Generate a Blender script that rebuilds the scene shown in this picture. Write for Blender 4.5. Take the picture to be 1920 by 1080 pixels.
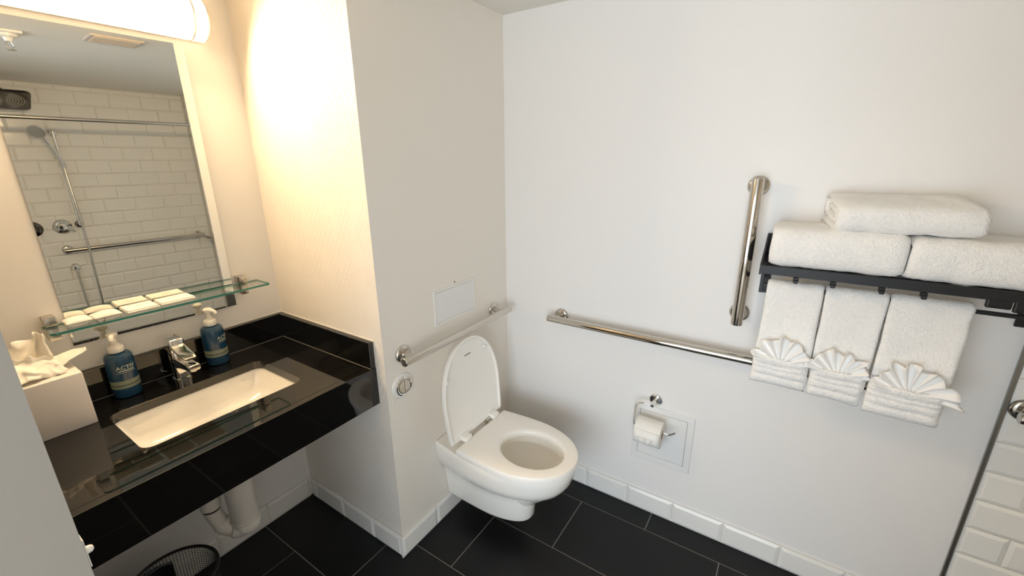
import bpy, bmesh, math, random
from mathutils import Vector, Matrix, noise

random.seed(7)
for o in list(bpy.data.objects):
    bpy.data.objects.remove(o)
scene = bpy.context.scene
COL = scene.collection
PI = math.pi

# ------------------------------------------------------------------ room sizes (metres)
H = 2.141          # ceiling
XB = -0.779        # side face of the boxed-out wall
YA = 0.641         # mirror wall
XW = -1.616        # left wall
YS = -2.46         # shower wall
YE = -1.724        # where paint meets shower tile on the right wall
DOOR0, DOOR1, DOORH = -0.385, -1.42, 2.05   # doorway in the left wall
ZC = 0.85          # counter top

# ------------------------------------------------------------------ camera
cam_d = bpy.data.cameras.new('camera')
cam = bpy.data.objects.new('camera', cam_d)
COL.objects.link(cam)
cam_d.sensor_fit = 'HORIZONTAL'
cam_d.sensor_width = 36.0
cam_d.lens = 799.588 * 36.0 / 1920.0
cam_d.clip_start = 0.01
_r = Vector((0.5483133723858922, -0.836222319324544, -0.009202082714809545))
_u = Vector((0.24639606079487375, 0.15102781616206506, 0.9573293999298705))
_f = Vector((0.79915044071037, 0.5271838686917476, -0.28885245663421916))
M = Matrix((( _r.x, _u.x, -_f.x, -1.67407), (_r.y, _u.y, -_f.y, -1.13697), (_r.z, _u.z, -_f.z, 1.56755), (0, 0, 0, 1)))
cam.matrix_world = M
scene.camera = cam

# ------------------------------------------------------------------ world, daylight, exposure
world = bpy.data.worlds.new('world')
scene.world = world
world.use_nodes = True
world.node_tree.nodes['Background'].inputs[0].default_value = (0.70, 0.82, 1.0, 1)
world.node_tree.nodes['Background'].inputs[1].default_value = 0.6

def area(name, loc, rot, sx, sy, power, col):
    l = bpy.data.lights.new(name, 'AREA')
    l.shape = 'RECTANGLE'; l.size = sx; l.size_y = sy
    l.energy = power; l.color = col
    o = bpy.data.objects.new(name, l)
    o.location = loc; o.rotation_euler = rot
    COL.objects.link(o)
    return o
# daylight from the window of the bedroom the doorway opens on
area('bedroom_window_daylight', (-4.25, -1.35, 1.12), (0, -PI/2, 0), 1.7, 3.9, 88, (0.77, 0.885, 1.0))
LAMP_STRENGTH = 2.4      # glowing diffuser
LAMP_WATTS = 10.0         # light the fixture throws into the room
LAMP_COLOR = (1.0, 0.735, 0.44, 1)

scene.cycles.max_bounces = 24
scene.cycles.diffuse_bounces = 16
scene.cycles.glossy_bounces = 8
scene.view_settings.view_transform = 'Standard'
scene.view_settings.look = 'None'
scene.view_settings.exposure = 0.42
scene.view_settings.gamma = 1.0
scene.view_settings.use_curve_mapping = False

# ------------------------------------------------------------------ materials
MATS = {}
def mat(name, col, rough=0.5, metal=0.0, spec=0.5, bump=None, var=None, coat=0.0, sheen=0.0):
    """bump=(scale, strength, distance); var=(scale, amount) colour variation"""
    m = bpy.data.materials.new(name)
    m.use_nodes = True
    nt = m.node_tree; b = nt.nodes['Principled BSDF']
    b.inputs['Base Color'].default_value = (*col, 1)
    b.inputs['Roughness'].default_value = rough
    b.inputs['Metallic'].default_value = metal
    b.inputs['Specular IOR Level'].default_value = spec
    b.inputs['Coat Weight'].default_value = coat
    b.inputs['Sheen Weight'].default_value = sheen
    tc = nt.nodes.new('ShaderNodeTexCoord')
    if bump:
        n = nt.nodes.new('ShaderNodeTexNoise'); n.inputs['Scale'].default_value = bump[0]; n.inputs['Detail'].default_value = 4
        bp = nt.nodes.new('ShaderNodeBump'); bp.inputs['Strength'].default_value = bump[1]; bp.inputs['Distance'].default_value = bump[2]
        nt.links.new(tc.outputs['Object'], n.inputs['Vector'])
        nt.links.new(n.outputs['Fac'], bp.inputs['Height']); nt.links.new(bp.outputs['Normal'], b.inputs['Normal'])
    if var:
        n = nt.nodes.new('ShaderNodeTexNoise'); n.inputs['Scale'].default_value = var[0]; n.inputs['Detail'].default_value = 5
        r = nt.nodes.new('ShaderNodeValToRGB')
        a = var[1]
        r.color_ramp.elements[0].position = 0.3; r.color_ramp.elements[1].position = 0.7
        r.color_ramp.elements[0].color = (col[0]*(1-a), col[1]*(1-a), col[2]*(1-a), 1)
        r.color_ramp.elements[1].color = (min(1, col[0]*(1+a)), min(1, col[1]*(1+a)), min(1, col[2]*(1+a)), 1)
        nt.links.new(tc.outputs['Object'], n.inputs['Vector'])
        nt.links.new(n.outputs['Fac'], r.inputs['Fac']); nt.links.new(r.outputs['Color'], b.inputs['Base Color'])
    MATS[name] = m
    return m

mat('paint', (0.875, 0.86, 0.84), 0.45, spec=0.35, bump=(60, 0.05, 0.002))
mat('ceiling_paint', (0.86, 0.84, 0.79), 0.8, bump=(90, 0.1, 0.002))
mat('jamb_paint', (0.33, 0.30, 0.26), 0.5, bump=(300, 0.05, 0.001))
mat('tile_white', (0.92, 0.905, 0.86), 0.12, var=(3, 0.02))
mat('base_tile', (0.86, 0.85, 0.82), 0.15, var=(3, 0.02))
mat('grout', (0.74, 0.72, 0.67), 0.9, bump=(200, 0.2, 0.001))
mat('floor_grout', (0.27, 0.25, 0.22), 0.9, bump=(200, 0.2, 0.001))
mat('floor_tile', (0.0065, 0.0065, 0.0072), 0.40, spec=0.3, bump=(140, 0.08, 0.001), var=(6, 0.2))
mat('granite', (0.005, 0.0046, 0.0042), 0.03, spec=0.75, var=(160, 0.4))
mat('caulk', (0.75, 0.73, 0.68), 0.5)
mat('porcelain', (0.91, 0.885, 0.83), 0.08, coat=0.4)
mat('sink_porcelain', (0.93, 0.91, 0.86), 0.12, coat=0.3)
mat('seat_plastic', (0.95, 0.925, 0.875), 0.22)
mat('chrome', (0.80, 0.79, 0.77), 0.06, 1.0)
mat('polished_steel', (0.62, 0.59, 0.54), 0.10, 1.0)
mat('satin_steel', (0.66, 0.62, 0.56), 0.24, 1.0)
mat('dark_chrome', (0.16, 0.14, 0.12), 0.15, 1.0)
mat('black_metal', (0.012, 0.012, 0.013), 0.42, spec=0.4)
mat('rubber', (0.01, 0.01, 0.01), 0.6)
mat('towel', (0.965, 0.955, 0.935), 0.95, spec=0.1, bump=(230, 0.8, 0.005), sheen=0.5, var=(120, 0.04))
mat('washcloth', (0.93, 0.92, 0.90), 0.85, spec=0.15, bump=(900, 0.25, 0.001))
mat('paper', (0.88, 0.86, 0.82), 0.9, spec=0.1, bump=(50, 0.05, 0.001))
mat('tissue_paper', (0.90, 0.87, 0.80), 0.9, spec=0.1)
mat('box_card', (0.80, 0.77, 0.75), 0.6)
mat('white_plastic', (0.86, 0.85, 0.82), 0.3)
mat('pump_plastic', (0.90, 0.87, 0.80), 0.3)
mat('panel_plastic', (0.85, 0.845, 0.83), 0.35)
mat('bottle_blue', (0.010, 0.055, 0.115), 0.22, coat=0.4, var=(12, 0.12))
mat('bottle_band', (0.24, 0.27, 0.20), 0.35)
mat('bottle_band_dark', (0.03, 0.07, 0.06), 0.35)
mat('print_pale', (0.55, 0.58, 0.45), 0.5)
mat('print_grey', (0.25, 0.24, 0.20), 0.6)
mat('line_dark', (0.10, 0.10, 0.10), 0.6)
mat('pvc', (0.74, 0.70, 0.64), 0.5, bump=(40, 0.1, 0.002))
mat('water', (0.55, 0.52, 0.45), 0.02)
mat('card_core', (0.45, 0.36, 0.25), 0.9)
mat('mirror', (0.80, 0.80, 0.755), 0.004, 1.0)
mat('mirror_edge', (0.16, 0.14, 0.11), 0.3)
mat('glass_edge', (0.03, 0.22, 0.17), 0.08, coat=0.5)
mat('trim_steel', (0.34, 0.33, 0.30), 0.35, 0.9)
mat('liner', (0.008, 0.008, 0.010), 0.35)
mat('bed_floor', (0.45, 0.40, 0.34), 0.8, var=(8, 0.2))
mat('vent_paint', (0.64, 0.58, 0.53), 0.6)
mat('hinge_steel', (0.55, 0.52, 0.46), 0.15, 1.0)

def wallpaper(name, col):
    m = mat(name, col, 0.42, spec=0.4)
    nt = m.node_tree; L = nt.links; b = nt.nodes['Principled BSDF']
    tc = nt.nodes.new('ShaderNodeTexCoord'); sp = nt.nodes.new('ShaderNodeSeparateXYZ')
    L.new(tc.outputs['Object'], sp.inputs[0])
    def mth(op, a, b_=None, c=None):
        n = nt.nodes.new('ShaderNodeMath'); n.operation = op
        for i, v in enumerate((a, b_, c)):
            if v is None: continue
            if isinstance(v, (int, float)): n.inputs[i].default_value = v
            else: L.new(v, n.inputs[i])
        return n.outputs[0]
    s = mth('ADD', sp.outputs[0], sp.outputs[1])
    z = mth('MULTIPLY', sp.outputs[2], 0.62)
    hs = []
    for sg in (1, -1):
        v = mth('ADD', s, mth('MULTIPLY', z, sg))
        fr = mth('FRACT', mth('DIVIDE', v, 0.026))
        hs.append(mth('ABSOLUTE', mth('SUBTRACT', fr, 0.5)))
    d = mth('MAXIMUM', hs[0], hs[1])
    line = mth('SMOOTH_MAX', mth('MULTIPLY', mth('SUBTRACT', d, 0.43), 14.0), 0.0, 0.05)
    ns = nt.nodes.new('ShaderNodeTexNoise'); ns.inputs['Scale'].default_value = 9
    L.new(tc.outputs['Object'], ns.inputs['Vector'])
    msk = mth('GREATER_THAN', ns.outputs['Fac'], 0.44)
    h = mth('MULTIPLY', line, msk)
    bp = nt.nodes.new('ShaderNodeBump'); bp.inputs['Strength'].default_value = 0.5; bp.inputs['Distance'].default_value = 0.002
    L.new(h, bp.inputs['Height']); L.new(bp.outputs['Normal'], b.inputs['Normal'])
    return m
wallpaper('wallpaper', (0.88, 0.835, 0.765))
mat('warm_paint', (0.88, 0.835, 0.765), 0.45, spec=0.35, bump=(60, 0.05, 0.002))

def lamp_mat(name, col, strength):
    m = bpy.data.materials.new(name); m.use_nodes = True
    nt = m.node_tree; b = nt.nodes['Principled BSDF']
    b.inputs['Base Color'].default_value = (0.9, 0.88, 0.84, 1)
    b.inputs['Emission Color'].default_value = col
    b.inputs['Emission Strength'].default_value = strength
    MATS[name] = m
lamp_mat('lamp_diffuser', LAMP_COLOR, LAMP_STRENGTH)
lamp_mat('lamp_end', LAMP_COLOR, LAMP_STRENGTH * 0.75)

def pane_mat():
    m = bpy.data.materials.new('glass_pane'); m.use_nodes = True
    nt = m.node_tree; nt.nodes.clear()
    out = nt.nodes.new('ShaderNodeOutputMaterial'); mix = nt.nodes.new('ShaderNodeMixShader')
    tr = nt.nodes.new('ShaderNodeBsdfTransparent'); tr.inputs[0].default_value = (0.965, 0.985, 0.975, 1)
    gl = nt.nodes.new('ShaderNodeBsdfGlossy'); gl.inputs['Roughness'].default_value = 0.01
    lw = nt.nodes.new('ShaderNodeLayerWeight'); lw.inputs[0].default_value = 0.5
    pw = nt.nodes.new('ShaderNodeMath'); pw.operation = 'POWER'; pw.inputs[1].default_value = 5.0
    fr = nt.nodes.new('ShaderNodeMath'); fr.operation = 'MULTIPLY_ADD'; fr.inputs[1].default_value = 0.9; fr.inputs[2].default_value = 0.04
    nt.links.new(lw.outputs['Facing'], pw.inputs[0]); nt.links.new(pw.outputs[0], fr.inputs[0])
    nt.links.new(fr.outputs[0], mix.inputs[0]); nt.links.new(tr.outputs[0], mix.inputs[1])
    nt.links.new(gl.outputs[0], mix.inputs[2]); nt.links.new(mix.outputs[0], out.inputs[0])
    MATS['glass_pane'] = m
pane_mat()

# ------------------------------------------------------------------ helpers
def root(name, loc, label, cat, group=None):
    o = bpy.data.objects.new(name, None)
    o.empty_display_size = 0.05
    o.location = loc
    COL.objects.link(o)
    tag(o, label, cat, group)
    return o

def tag(o, label, cat, group=None, kind=None):
    o['label'] = label; o['category'] = cat
    if group: o['group'] = group
    if kind: o['kind'] = kind
    return o

def world_loc(o):
    v = Vector((0, 0, 0))
    while o is not None:
        v = v + o.location; o = o.parent
    return v

def link_mesh(name, me, parent=None, loc=None):
    o = bpy.data.objects.new(name, me)
    COL.objects.link(o)
    if parent is not None:
        o.parent = parent
    if loc is not None:
        o.location = Vector(loc) - (world_loc(parent) if parent is not None else Vector((0, 0, 0)))
    return o

def add(name, bm, m, parent=None, smooth=False, base=None):
    """finish a bmesh given in world coordinates as one object (local origin at the parent's base)"""
    off = world_loc(parent) if parent is not None else Vector(base or (0, 0, 0))
    bmesh.ops.translate(bm, verts=bm.verts, vec=-off)
    bmesh.ops.recalc_face_normals(bm, faces=bm.faces)
    me = bpy.data.meshes.new(name)
    bm.to_mesh(me); bm.free()
    ms = m if isinstance(m, (list, tuple)) else [m]
    for k in ms: me.materials.append(MATS[k])
    if smooth:
        for p in me.polygons: p.use_smooth = True
        if smooth != 'all':
            me.set_sharp_from_angle(angle=math.radians(40))
    o = bpy.data.objects.new(name, me)
    COL.objects.link(o)
    if parent is not None: o.parent = parent
    else: o.location = off
    return o

def box(x0, x1, y0, y1, z0, z1, bevel=0, seg=2, bm=None):
    bm2 = bmesh.new()
    vs = [bm2.verts.new(c) for c in ((x0,y0,z0),(x1,y0,z0),(x1,y1,z0),(x0,y1,z0),(x0,y0,z1),(x1,y0,z1),(x1,y1,z1),(x0,y1,z1))]
    for f in ((3,2,1,0),(4,5,6,7),(0,1,5,4),(1,2,6,5),(2,3,7,6),(3,0,4,7)):
        bm2.faces.new([vs[i] for i in f])
    if bevel:
        bmesh.ops.bevel(bm2, geom=list(bm2.edges), offset=bevel, segments=seg, affect='EDGES', profile=0.5)
    return merge(bm, bm2)

def merge(bm, bm2):
    if bm is None: return bm2
    me = bpy.data.meshes.new('tmp'); bm2.to_mesh(me); bm2.free()
    bm.from_mesh(me); bpy.data.meshes.remove(me)
    return bm

def frames(pts):
    pts = [Vector(p) for p in pts]
    n = len(pts); T = []
    for i in range(n):
        a = pts[max(i-1, 0)]; b = pts[min(i+1, n-1)]
        T.append((b-a).normalized())
    ref = Vector((0, 0, 1)) if abs(T[0].z) < 0.9 else Vector((1, 0, 0))
    N = [(ref - T[0]*ref.dot(T[0])).normalized()]
    for i in range(1, n):
        v = N[-1] - T[i]*N[-1].dot(T[i])
        N.append(v.normalized())
    return pts, T, N

def tube(pts, r, seg=16, bm=None, cap=True):
    if bm is None: bm = bmesh.new()
    pts, T, N = frames(pts)
    rs = r if isinstance(r, (list, tuple)) else [r]*len(pts)
    rings = []
    for p, t, n, rr in zip(pts, T, N, rs):
        b = t.cross(n)
        rings.append([bm.verts.new(p + (n*math.cos(2*PI*k/seg) + b*math.sin(2*PI*k/seg))*rr) for k in range(seg)])
    for a, c in zip(rings, rings[1:]):
        for k in range(seg):
            bm.faces.new((a[k], a[(k+1) % seg], c[(k+1) % seg], c[k]))
    if cap:
        bm.faces.new(list(reversed(rings[0]))); bm.faces.new(rings[-1])
    return bm

def arc(pts, n=6):
    """smooth a polyline (Catmull-Rom)"""
    P = [Vector(p) for p in pts]; out = []
    for i in range(len(P)-1):
        p0 = P[max(i-1, 0)]; p1 = P[i]; p2 = P[i+1]; p3 = P[min(i+2, len(P)-1)]
        for k in range(n):
            t = k/n
            out.append(0.5*((2*p1) + (p2-p0)*t + (2*p0-5*p1+4*p2-p3)*t*t + (3*p1-p0-3*p2+p3)*t**3))
    out.append(P[-1]); return out

def lathe(profile, origin, axis='z', seg=32, bm=None):
    """profile: (radius, height) pairs along the axis"""
    if bm is None: bm = bmesh.new()
    O = Vector(origin)
    ax = {'z': (Vector((1,0,0)), Vector((0,1,0)), Vector((0,0,1))),
          'x': (Vector((0,1,0)), Vector((0,0,1)), Vector((1,0,0))),
          '-x': (Vector((0,-1,0)), Vector((0,0,1)), Vector((-1,0,0))),
          'y': (Vector((0,0,1)), Vector((1,0,0)), Vector((0,1,0))),
          '-y': (Vector((1,0,0)), Vector((0,0,1)), Vector((0,-1,0)))}[axis] if isinstance(axis, str) else axis
    rings = []
    for r, h in profile:
        if r < 1e-6:
            rings.append([bm.verts.new(O + ax[2]*h)])
        else:
            rings.append([bm.verts.new(O + ax[2]*h + (ax[0]*math.cos(2*PI*k/seg) + ax[1]*math.sin(2*PI*k/seg))*r) for k in range(seg)])
    for a, c in zip(rings, rings[1:]):
        for k in range(seg):
            k2 = (k+1) % seg
            if len(a) == 1 and len(c) == 1: continue
            if len(a) == 1: bm.faces.new((a[0], c[k2], c[k]))
            elif len(c) == 1: bm.faces.new((a[k], a[k2], c[0]))
            else: bm.faces.new((a[k], a[k2], c[k2], c[k]))
    return bm

def loft(loops, bm=None, cap0=True, cap1=True):
    if bm is None: bm = bmesh.new()
    R = [[bm.verts.new(p) for p in l] for l in loops]
    n = len(R[0])
    for a, c in zip(R, R[1:]):
        for k in range(n):
            bm.faces.new((a[k], a[(k+1) % n], c[(k+1) % n], c[k]))
    if cap0: bm.faces.new(list(reversed(R[0])))
    if cap1: bm.faces.new(R[-1])
    return bm

def rrect(cx, cy, hx, hy, r, n=6):
    pts = []
    for (sx, sy, a0) in ((1, 1, 0), (-1, 1, PI/2), (-1, -1, PI), (1, -1, 3*PI/2)):
        for k in range(n+1):
            a = a0 + PI/2*k/n
            pts.append((cx + sx*(hx-r) + r*math.cos(a), cy + sy*(hy-r) + r*math.sin(a)))
    return pts

def text_mesh(s, size, extr=0.0003):
    cu = bpy.data.curves.new('lettering', 'FONT'); cu.body = s; cu.size = size; cu.extrude = extr
    cu.align_x = 'CENTER'; cu.align_y = 'CENTER'; cu.resolution_u = 3
    ob = bpy.data.objects.new('lettering', cu); COL.objects.link(ob)
    dg = bpy.context.evaluated_depsgraph_get(); dg.update()
    me = bpy.data.meshes.new_from_object(ob.evaluated_get(dg))
    bpy.data.objects.remove(ob)
    bm = bmesh.new(); bm.from_mesh(me); bpy.data.meshes.remove(me)
    return bm

# ================================================================== THE SETTING
def structure(name, bm, m, label, cat, base=None, smooth=False):
    o = add(name, bm, m, None, smooth, base)
    return tag(o, label, cat, kind='structure')

T = 0.12
structure('ceiling', box(XW-T, T, YS-T, YA+T, H, H+0.1), 'ceiling_paint', 'matt off-white flat ceiling above the bathroom', 'ceiling')
wall_back = structure('wall_back', box(XW-T, 0.0+T, YA, YA+T, 0, H), 'paint', 'cream painted wall behind the mirror and basin', 'wall')
wall_toilet = structure('wall_toilet', box(XB, 0.0, 0.0, YA, 0, H), ['warm_paint', 'wallpaper'], 'boxed-out wall the toilet hangs on, diamond pattern wallpaper', 'wall')
for _p in wall_toilet.data.polygons:
    if _p.normal.x < -0.9: _p.material_index = 1
wall_right = structure('wall_right', box(0, T, YE, YA, 0, H), 'paint', 'long pale painted wall carrying towels and grab bars', 'wall')
wall_shower_side = structure('wall_shower_side', box(0.0, T, YS-T, YE, 0, H), 'grout', 'white tiled shower wall at the far right', 'wall')
wall_shower = structure('wall_shower', box(XW-T, 0.0, YS-T, YS, 0, H), 'grout', 'tiled shower wall seen in the mirror', 'wall')
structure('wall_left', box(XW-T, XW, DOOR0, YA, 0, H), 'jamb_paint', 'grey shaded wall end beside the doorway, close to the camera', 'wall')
bm = box(XW-T, XW, YS, DOOR1, 0, H); box(XW-T, XW, DOOR1, DOOR0, DOORH, H, bm=bm)
structure('wall_doorway', bm, 'paint', 'wall around the open doorway behind the camera', 'wall')

# bedroom shell beyond the doorway (daylight reaches the bathroom through it)
bm = box(-4.5, -4.4, -4.2, 1.6, 0, 2.5)
box(-4.4, XW-T, 1.5, 1.6, 0, 2.5, bm=bm); box(-4.4, XW-T, -4.2, -4.1, 0, 2.5, bm=bm); box(-4.5, XW-T, -4.2, 1.6, 2.5, 2.6, bm=bm)
box(XW-T, XW-T+0.05, YA+T, 1.6, 0, 2.5, bm=bm); box(XW-T, XW-T+0.05, -4.2, YS-T, 0, 2.5, bm=bm); box(XW-T, XW-T+0.05, -4.2, 1.6, H+0.1, 2.5, bm=bm)
structure('wall_bedroom', bm, 'paint', 'plain walls of the room outside the doorway', 'wall')
structure('floor_bedroom', box(-4.5, XW-T, -4.2, 1.6, -0.05, 0), 'bed_floor', 'plain floor of the room outside the doorway', 'floor')

# ---- floor tiles 600 x 300 in running bond
floor = structure('floor', box(XW-T, T, YS-T, YA+T, -0.05, -0.002), 'floor_grout', 'floor of large black rectangular tiles with thin grey joints', 'floor')
X1, TY = -0.1134, -0.4955
G = 0.0018
_cache = {}
def tile_mesh(key, name, w, d, h, bev, m, axis):
    """bevelled tile; axis = direction of its face normal; centred, back face at 0"""
    k = (key, round(w, 4), round(d, 4))
    if k in _cache: return _cache[k]
    bm = bmesh.new()
    b0 = min(bev[0], w*0.3, d*0.3); bh = bev[1]
    def lp(ins, z): return [(-w/2+ins, -d/2+ins, z), (w/2-ins, -d/2+ins, z), (w/2-ins, d/2-ins, z), (-w/2+ins, d/2-ins, z)]
    loops = [lp(0, 0), lp(0, h-bh), lp(b0, h)]
    loft(loops, bm, cap0=False)
    rot = {'z': Matrix.Identity(3),
           '-x': Matrix(((0,0,-1),(-1,0,0),(0,1,0))),     # u -> -y, v -> z, n -> -x
           '-y': Matrix(((1,0,0),(0,0,-1),(0,1,0))),      # u -> x, v -> z, n -> -y
           'y': Matrix(((-1,0,0),(0,0,1),(0,1,0)))}[axis]
    for v in bm.verts: v.co = rot @ v.co
    bmesh.ops.recalc_face_normals(bm, faces=bm.faces)
    me = bpy.data.meshes.new(name); bm.to_mesh(me); bm.free()
    me.materials.append(MATS[m]); _cache[k] = me
    return me

for i in range(-1, 6):
    xa, xb = X1-0.3*(i), X1-0.3*(i-1)          # row i spans xa..xb
    xa2, xb2 = max(xa, XW), min(xb, 0.0)
    if xb2-xa2 < 0.02: continue
    y = TY - 0.3*((i+1) % 2) - 3.0
    while y < YA:
        ya, yb = max(y, YS), min(y+0.6, YA)
        if yb-ya > 0.02:
            me = tile_mesh('floor', 'floor_tile', xb2-xa2-2*G, yb-ya-2*G, 0.008, (0.0012, 0.0012), 'floor_tile', 'z')
            link_mesh('floor_tile', me, floor, ((xa2+xb2)/2, (ya+yb)/2, -0.008))
        y += 0.6

# ---- skirting of white 200 x 100 tiles
def skirting(name, label, spans, axis, const):
    """spans: joint positions along the wall"""
    z0, z1 = 0.0, 0.103
    lo, hi = min(spans), max(spans)
    if axis == '-x': bm = box(const-0.003, const, lo, hi, z0, z1-0.004)
    else: bm = box(lo, hi, const-0.003, const, z0, z1-0.004)
    o = structure(name, bm, 'grout', label, 'baseboard')
    for a, b in zip(spans, spans[1:]):
        L = abs(b-a)-0.0022
        if L < 0.01: continue
        if axis == '-x':
            me = tile_mesh('base-x', 'skirting_tile', L, z1-0.003, 0.010, (0.012, 0.005), 'base_tile', '-x')
            link_mesh('skirting_tile', me, o, (const-0.002, (a+b)/2, 0.0015+(z1-0.003)/2))
        else:
            me = tile_mesh('base-y', 'skirting_tile', L, z1-0.003, 0.010, (0.012, 0.005), 'base_tile', '-y')
            link_mesh('skirting_tile', me, o, ((a+b)/2, const-0.002, 0.0015+(z1-0.003)/2))
    return o
js = [0.0]+[-0.062-0.2045*k for k in range(9)]; js = [j for j in js if j > YE+0.02]+[YE]
skirting('baseboard_right', 'white bevelled tile skirting along the towel wall', js, '-x', 0.0)
skirting('baseboard_toilet', 'short white tile skirting below the toilet', [XB-0.012, -0.586, -0.381, -0.176, -0.013], '-y', 0.0)
skirting('baseboard_alcove', 'white tile skirting along the side of the vanity alcove', [0.0, 0.171, 0.375, 0.579, YA-0.013], '-x', XB)
skirting('baseboard_back', 'white tile skirting under the basin', [XB-0.013, -0.99, -1.195, -1.40, XW], '-y', YA)

# ---- shower wall tiles 200 x 100
PZ, PY = 0.1035, 0.2035
def row_edges():
    z = 0.036-PZ; out = []
    while z < H:
        a, b = max(z, 0.0), min(z+PZ, H)
        if b-a > 0.012: out.append((a, b))
        z += PZ
    return out
for k, (za, zb) in enumerate(row_edges()):
    # right wall, shower part: y from YE down to YS
    y = YE-0.008 if (k % 2) else YE-0.008+PY/2
    while y > YS+0.01:
        ya, yb = max(y-PY, YS+0.012), min(y, YE-0.008)
        if yb-ya > 0.015:
            me = tile_mesh('shw-x', 'wall_tile', yb-ya-0.0024, zb-za-0.0024, 0.009, (0.011, 0.005), 'tile_white', '-x')
            link_mesh('wall_tile', me, wall_shower_side, (0.0, (ya+yb)/2, (za+zb)/2))
        y -= PY
    # shower wall opposite the mirror
    x = -0.012 if (k % 2) else -0.012+PY/2
    while x > XW+0.01:
        xa, xb = max(x-PY, XW), min(x, -0.012)
        if xb-xa > 0.015:
            low = zb < 0.16
            me = tile_mesh('shw-y-dark' if low else 'shw-y', 'wall_tile', xb-xa-0.0024, zb-za-0.0024, 0.009, (0.011, 0.005), 'floor_tile' if low else 'tile_white', 'y')
            link_mesh('wall_tile', me, wall_shower, ((xa+xb)/2, YS, (za+zb)/2))
        x -= PY
structure('trim_1', box(-0.0115, 0.0, YE-0.006, YE+0.004, 0.0, H, 0.0015, 1), 'trim_steel', 'thin grey metal strip where paint meets the shower tiles', 'trim')
structure('trim_2', box(XW-T-0.008, XW-T, DOOR0-0.001, DOOR0+0.06, 0, DOORH), 'jamb_paint', 'narrow casing on the outer side of the doorway', 'trim')

# ================================================================== VANITY
SX, SY, SHX, SHY, SR = -1.196, 0.331, 0.221, 0.144, 0.030
v = root('vanity_counter', (-1.195, YA, 0.70), 'glossy black stone washbasin counter with deep front apron', 'counter')
# slab with a rounded cut-out
bm = bmesh.new()
YF = 0.047
outer = [(XB-0.001, YA-0.001), (XW+0.001, YA-0.001), (XW+0.001, YF+0.0242), (XB-0.001, YF+0.0242)]
inner = rrect(SX, SY, SHX, SHY, SR, 6)
ov = [bm.verts.new((x, y, ZC)) for x, y in outer]; iv = [bm.verts.new((x, y, ZC)) for x, y in inner]
es = [bm.edges.new((ov[i], ov[(i+1) % 4])) for i in range(4)] + [bm.edges.new((iv[i], iv[(i+1) % len(iv)])) for i in range(len(iv))]
r = bmesh.ops.triangle_fill(bm, use_beauty=True, use_dissolve=False, edges=es)
faces = [f for f in bm.faces]
ex = bmesh.ops.extrude_face_region(bm, geom=faces)
bmesh.ops.translate(bm, verts=[e for e in ex['geom'] if isinstance(e, bmesh.types.BMVert)], vec=(0, 0, -0.03))
add('top_slab', bm, 'granite', v)
add('apron', box(XW+0.001, XB+0.0-0.001, YF-0.001, YF+0.024, 0.703, ZC, 0.0016, 2), 'granite', v)
add('back_splash', box(XW+0.001, XB-0.001, YA-0.021, YA-0.001, ZC+0.0005, ZC+0.101, 0.0015, 1), 'granite', v)
add('side_splash', box(XB-0.021, XB-0.001, YF+0.001, YA-0.022, ZC+0.0005, ZC+0.101, 0.0015, 1), 'granite', v)
bm = box(XW+0.001, XB-0.001, YA-0.0030, YA-0.0005, ZC+0.101, ZC+0.1045); box(XB-0.0030, XB-0.0005, YF, YA-0.003, ZC+0.101, ZC+0.1045, bm=bm)
add('sealant', bm, 'caulk', v)
bm = box(XW+0.002, XB-0.021, YA-0.0225, YA-0.0212, ZC, ZC+0.0014); box(XB-0.0225, XB-0.0212, YF+0.001, YA-0.0225, ZC, ZC+0.0014, bm=bm)
add('joint_line', bm, 'print_grey', v)

s = root('undermount_sink', (SX, SY, 0.70), 'white rectangular undermount washbasin set into the black counter', 'sink')
loops = []
for ins, z, rr in ((-0.030, ZC-0.031, 0.05), (-0.004, ZC-0.0312, 0.033), (0.000, ZC-0.040, 0.033), (0.008, ZC-0.095, 0.045), (0.022, ZC-0.120, 0.055), (0.055, ZC-0.133, 0.06), (0.110, ZC-0.137, 0.03), (0.122, ZC-0.139, 0.02)):
    loops.append([(x, y, z) for x, y in rrect(SX, SY, SHX-ins, SHY-ins, min(rr, SHY-ins-0.001), 8)])
bm = loft(loops, cap0=False, cap1=True)
sol = [[(x, y, z) for x, y in rrect(SX, SY, SHX+0.03-i, SHY+0.03-i, 0.05, 8)] for i, z in ((0, ZC-0.031), (0, ZC-0.045), (0.015, ZC-0.1445), (0.06, ZC-0.152))]
loft(sol, bm, cap0=False, cap1=True)
bmesh.ops.remove_doubles(bm, verts=bm.verts, dist=1e-5)
add('basin', bm, 'sink_porcelain', s, smooth=True)
add('drain', lathe([(0, 0.003), (0.017, 0.0025), (0.0205, 0.0008), (0.0215, -0.001)], (SX, SY, ZC-0.1385), 'z', 28), 'chrome', s, smooth=True)
add('maker_mark', box(SX-0.012, SX+0.018, SY+SHY-0.0124, SY+SHY-0.0120, ZC-0.062, ZC-0.058), 'box_card', s)

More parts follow.
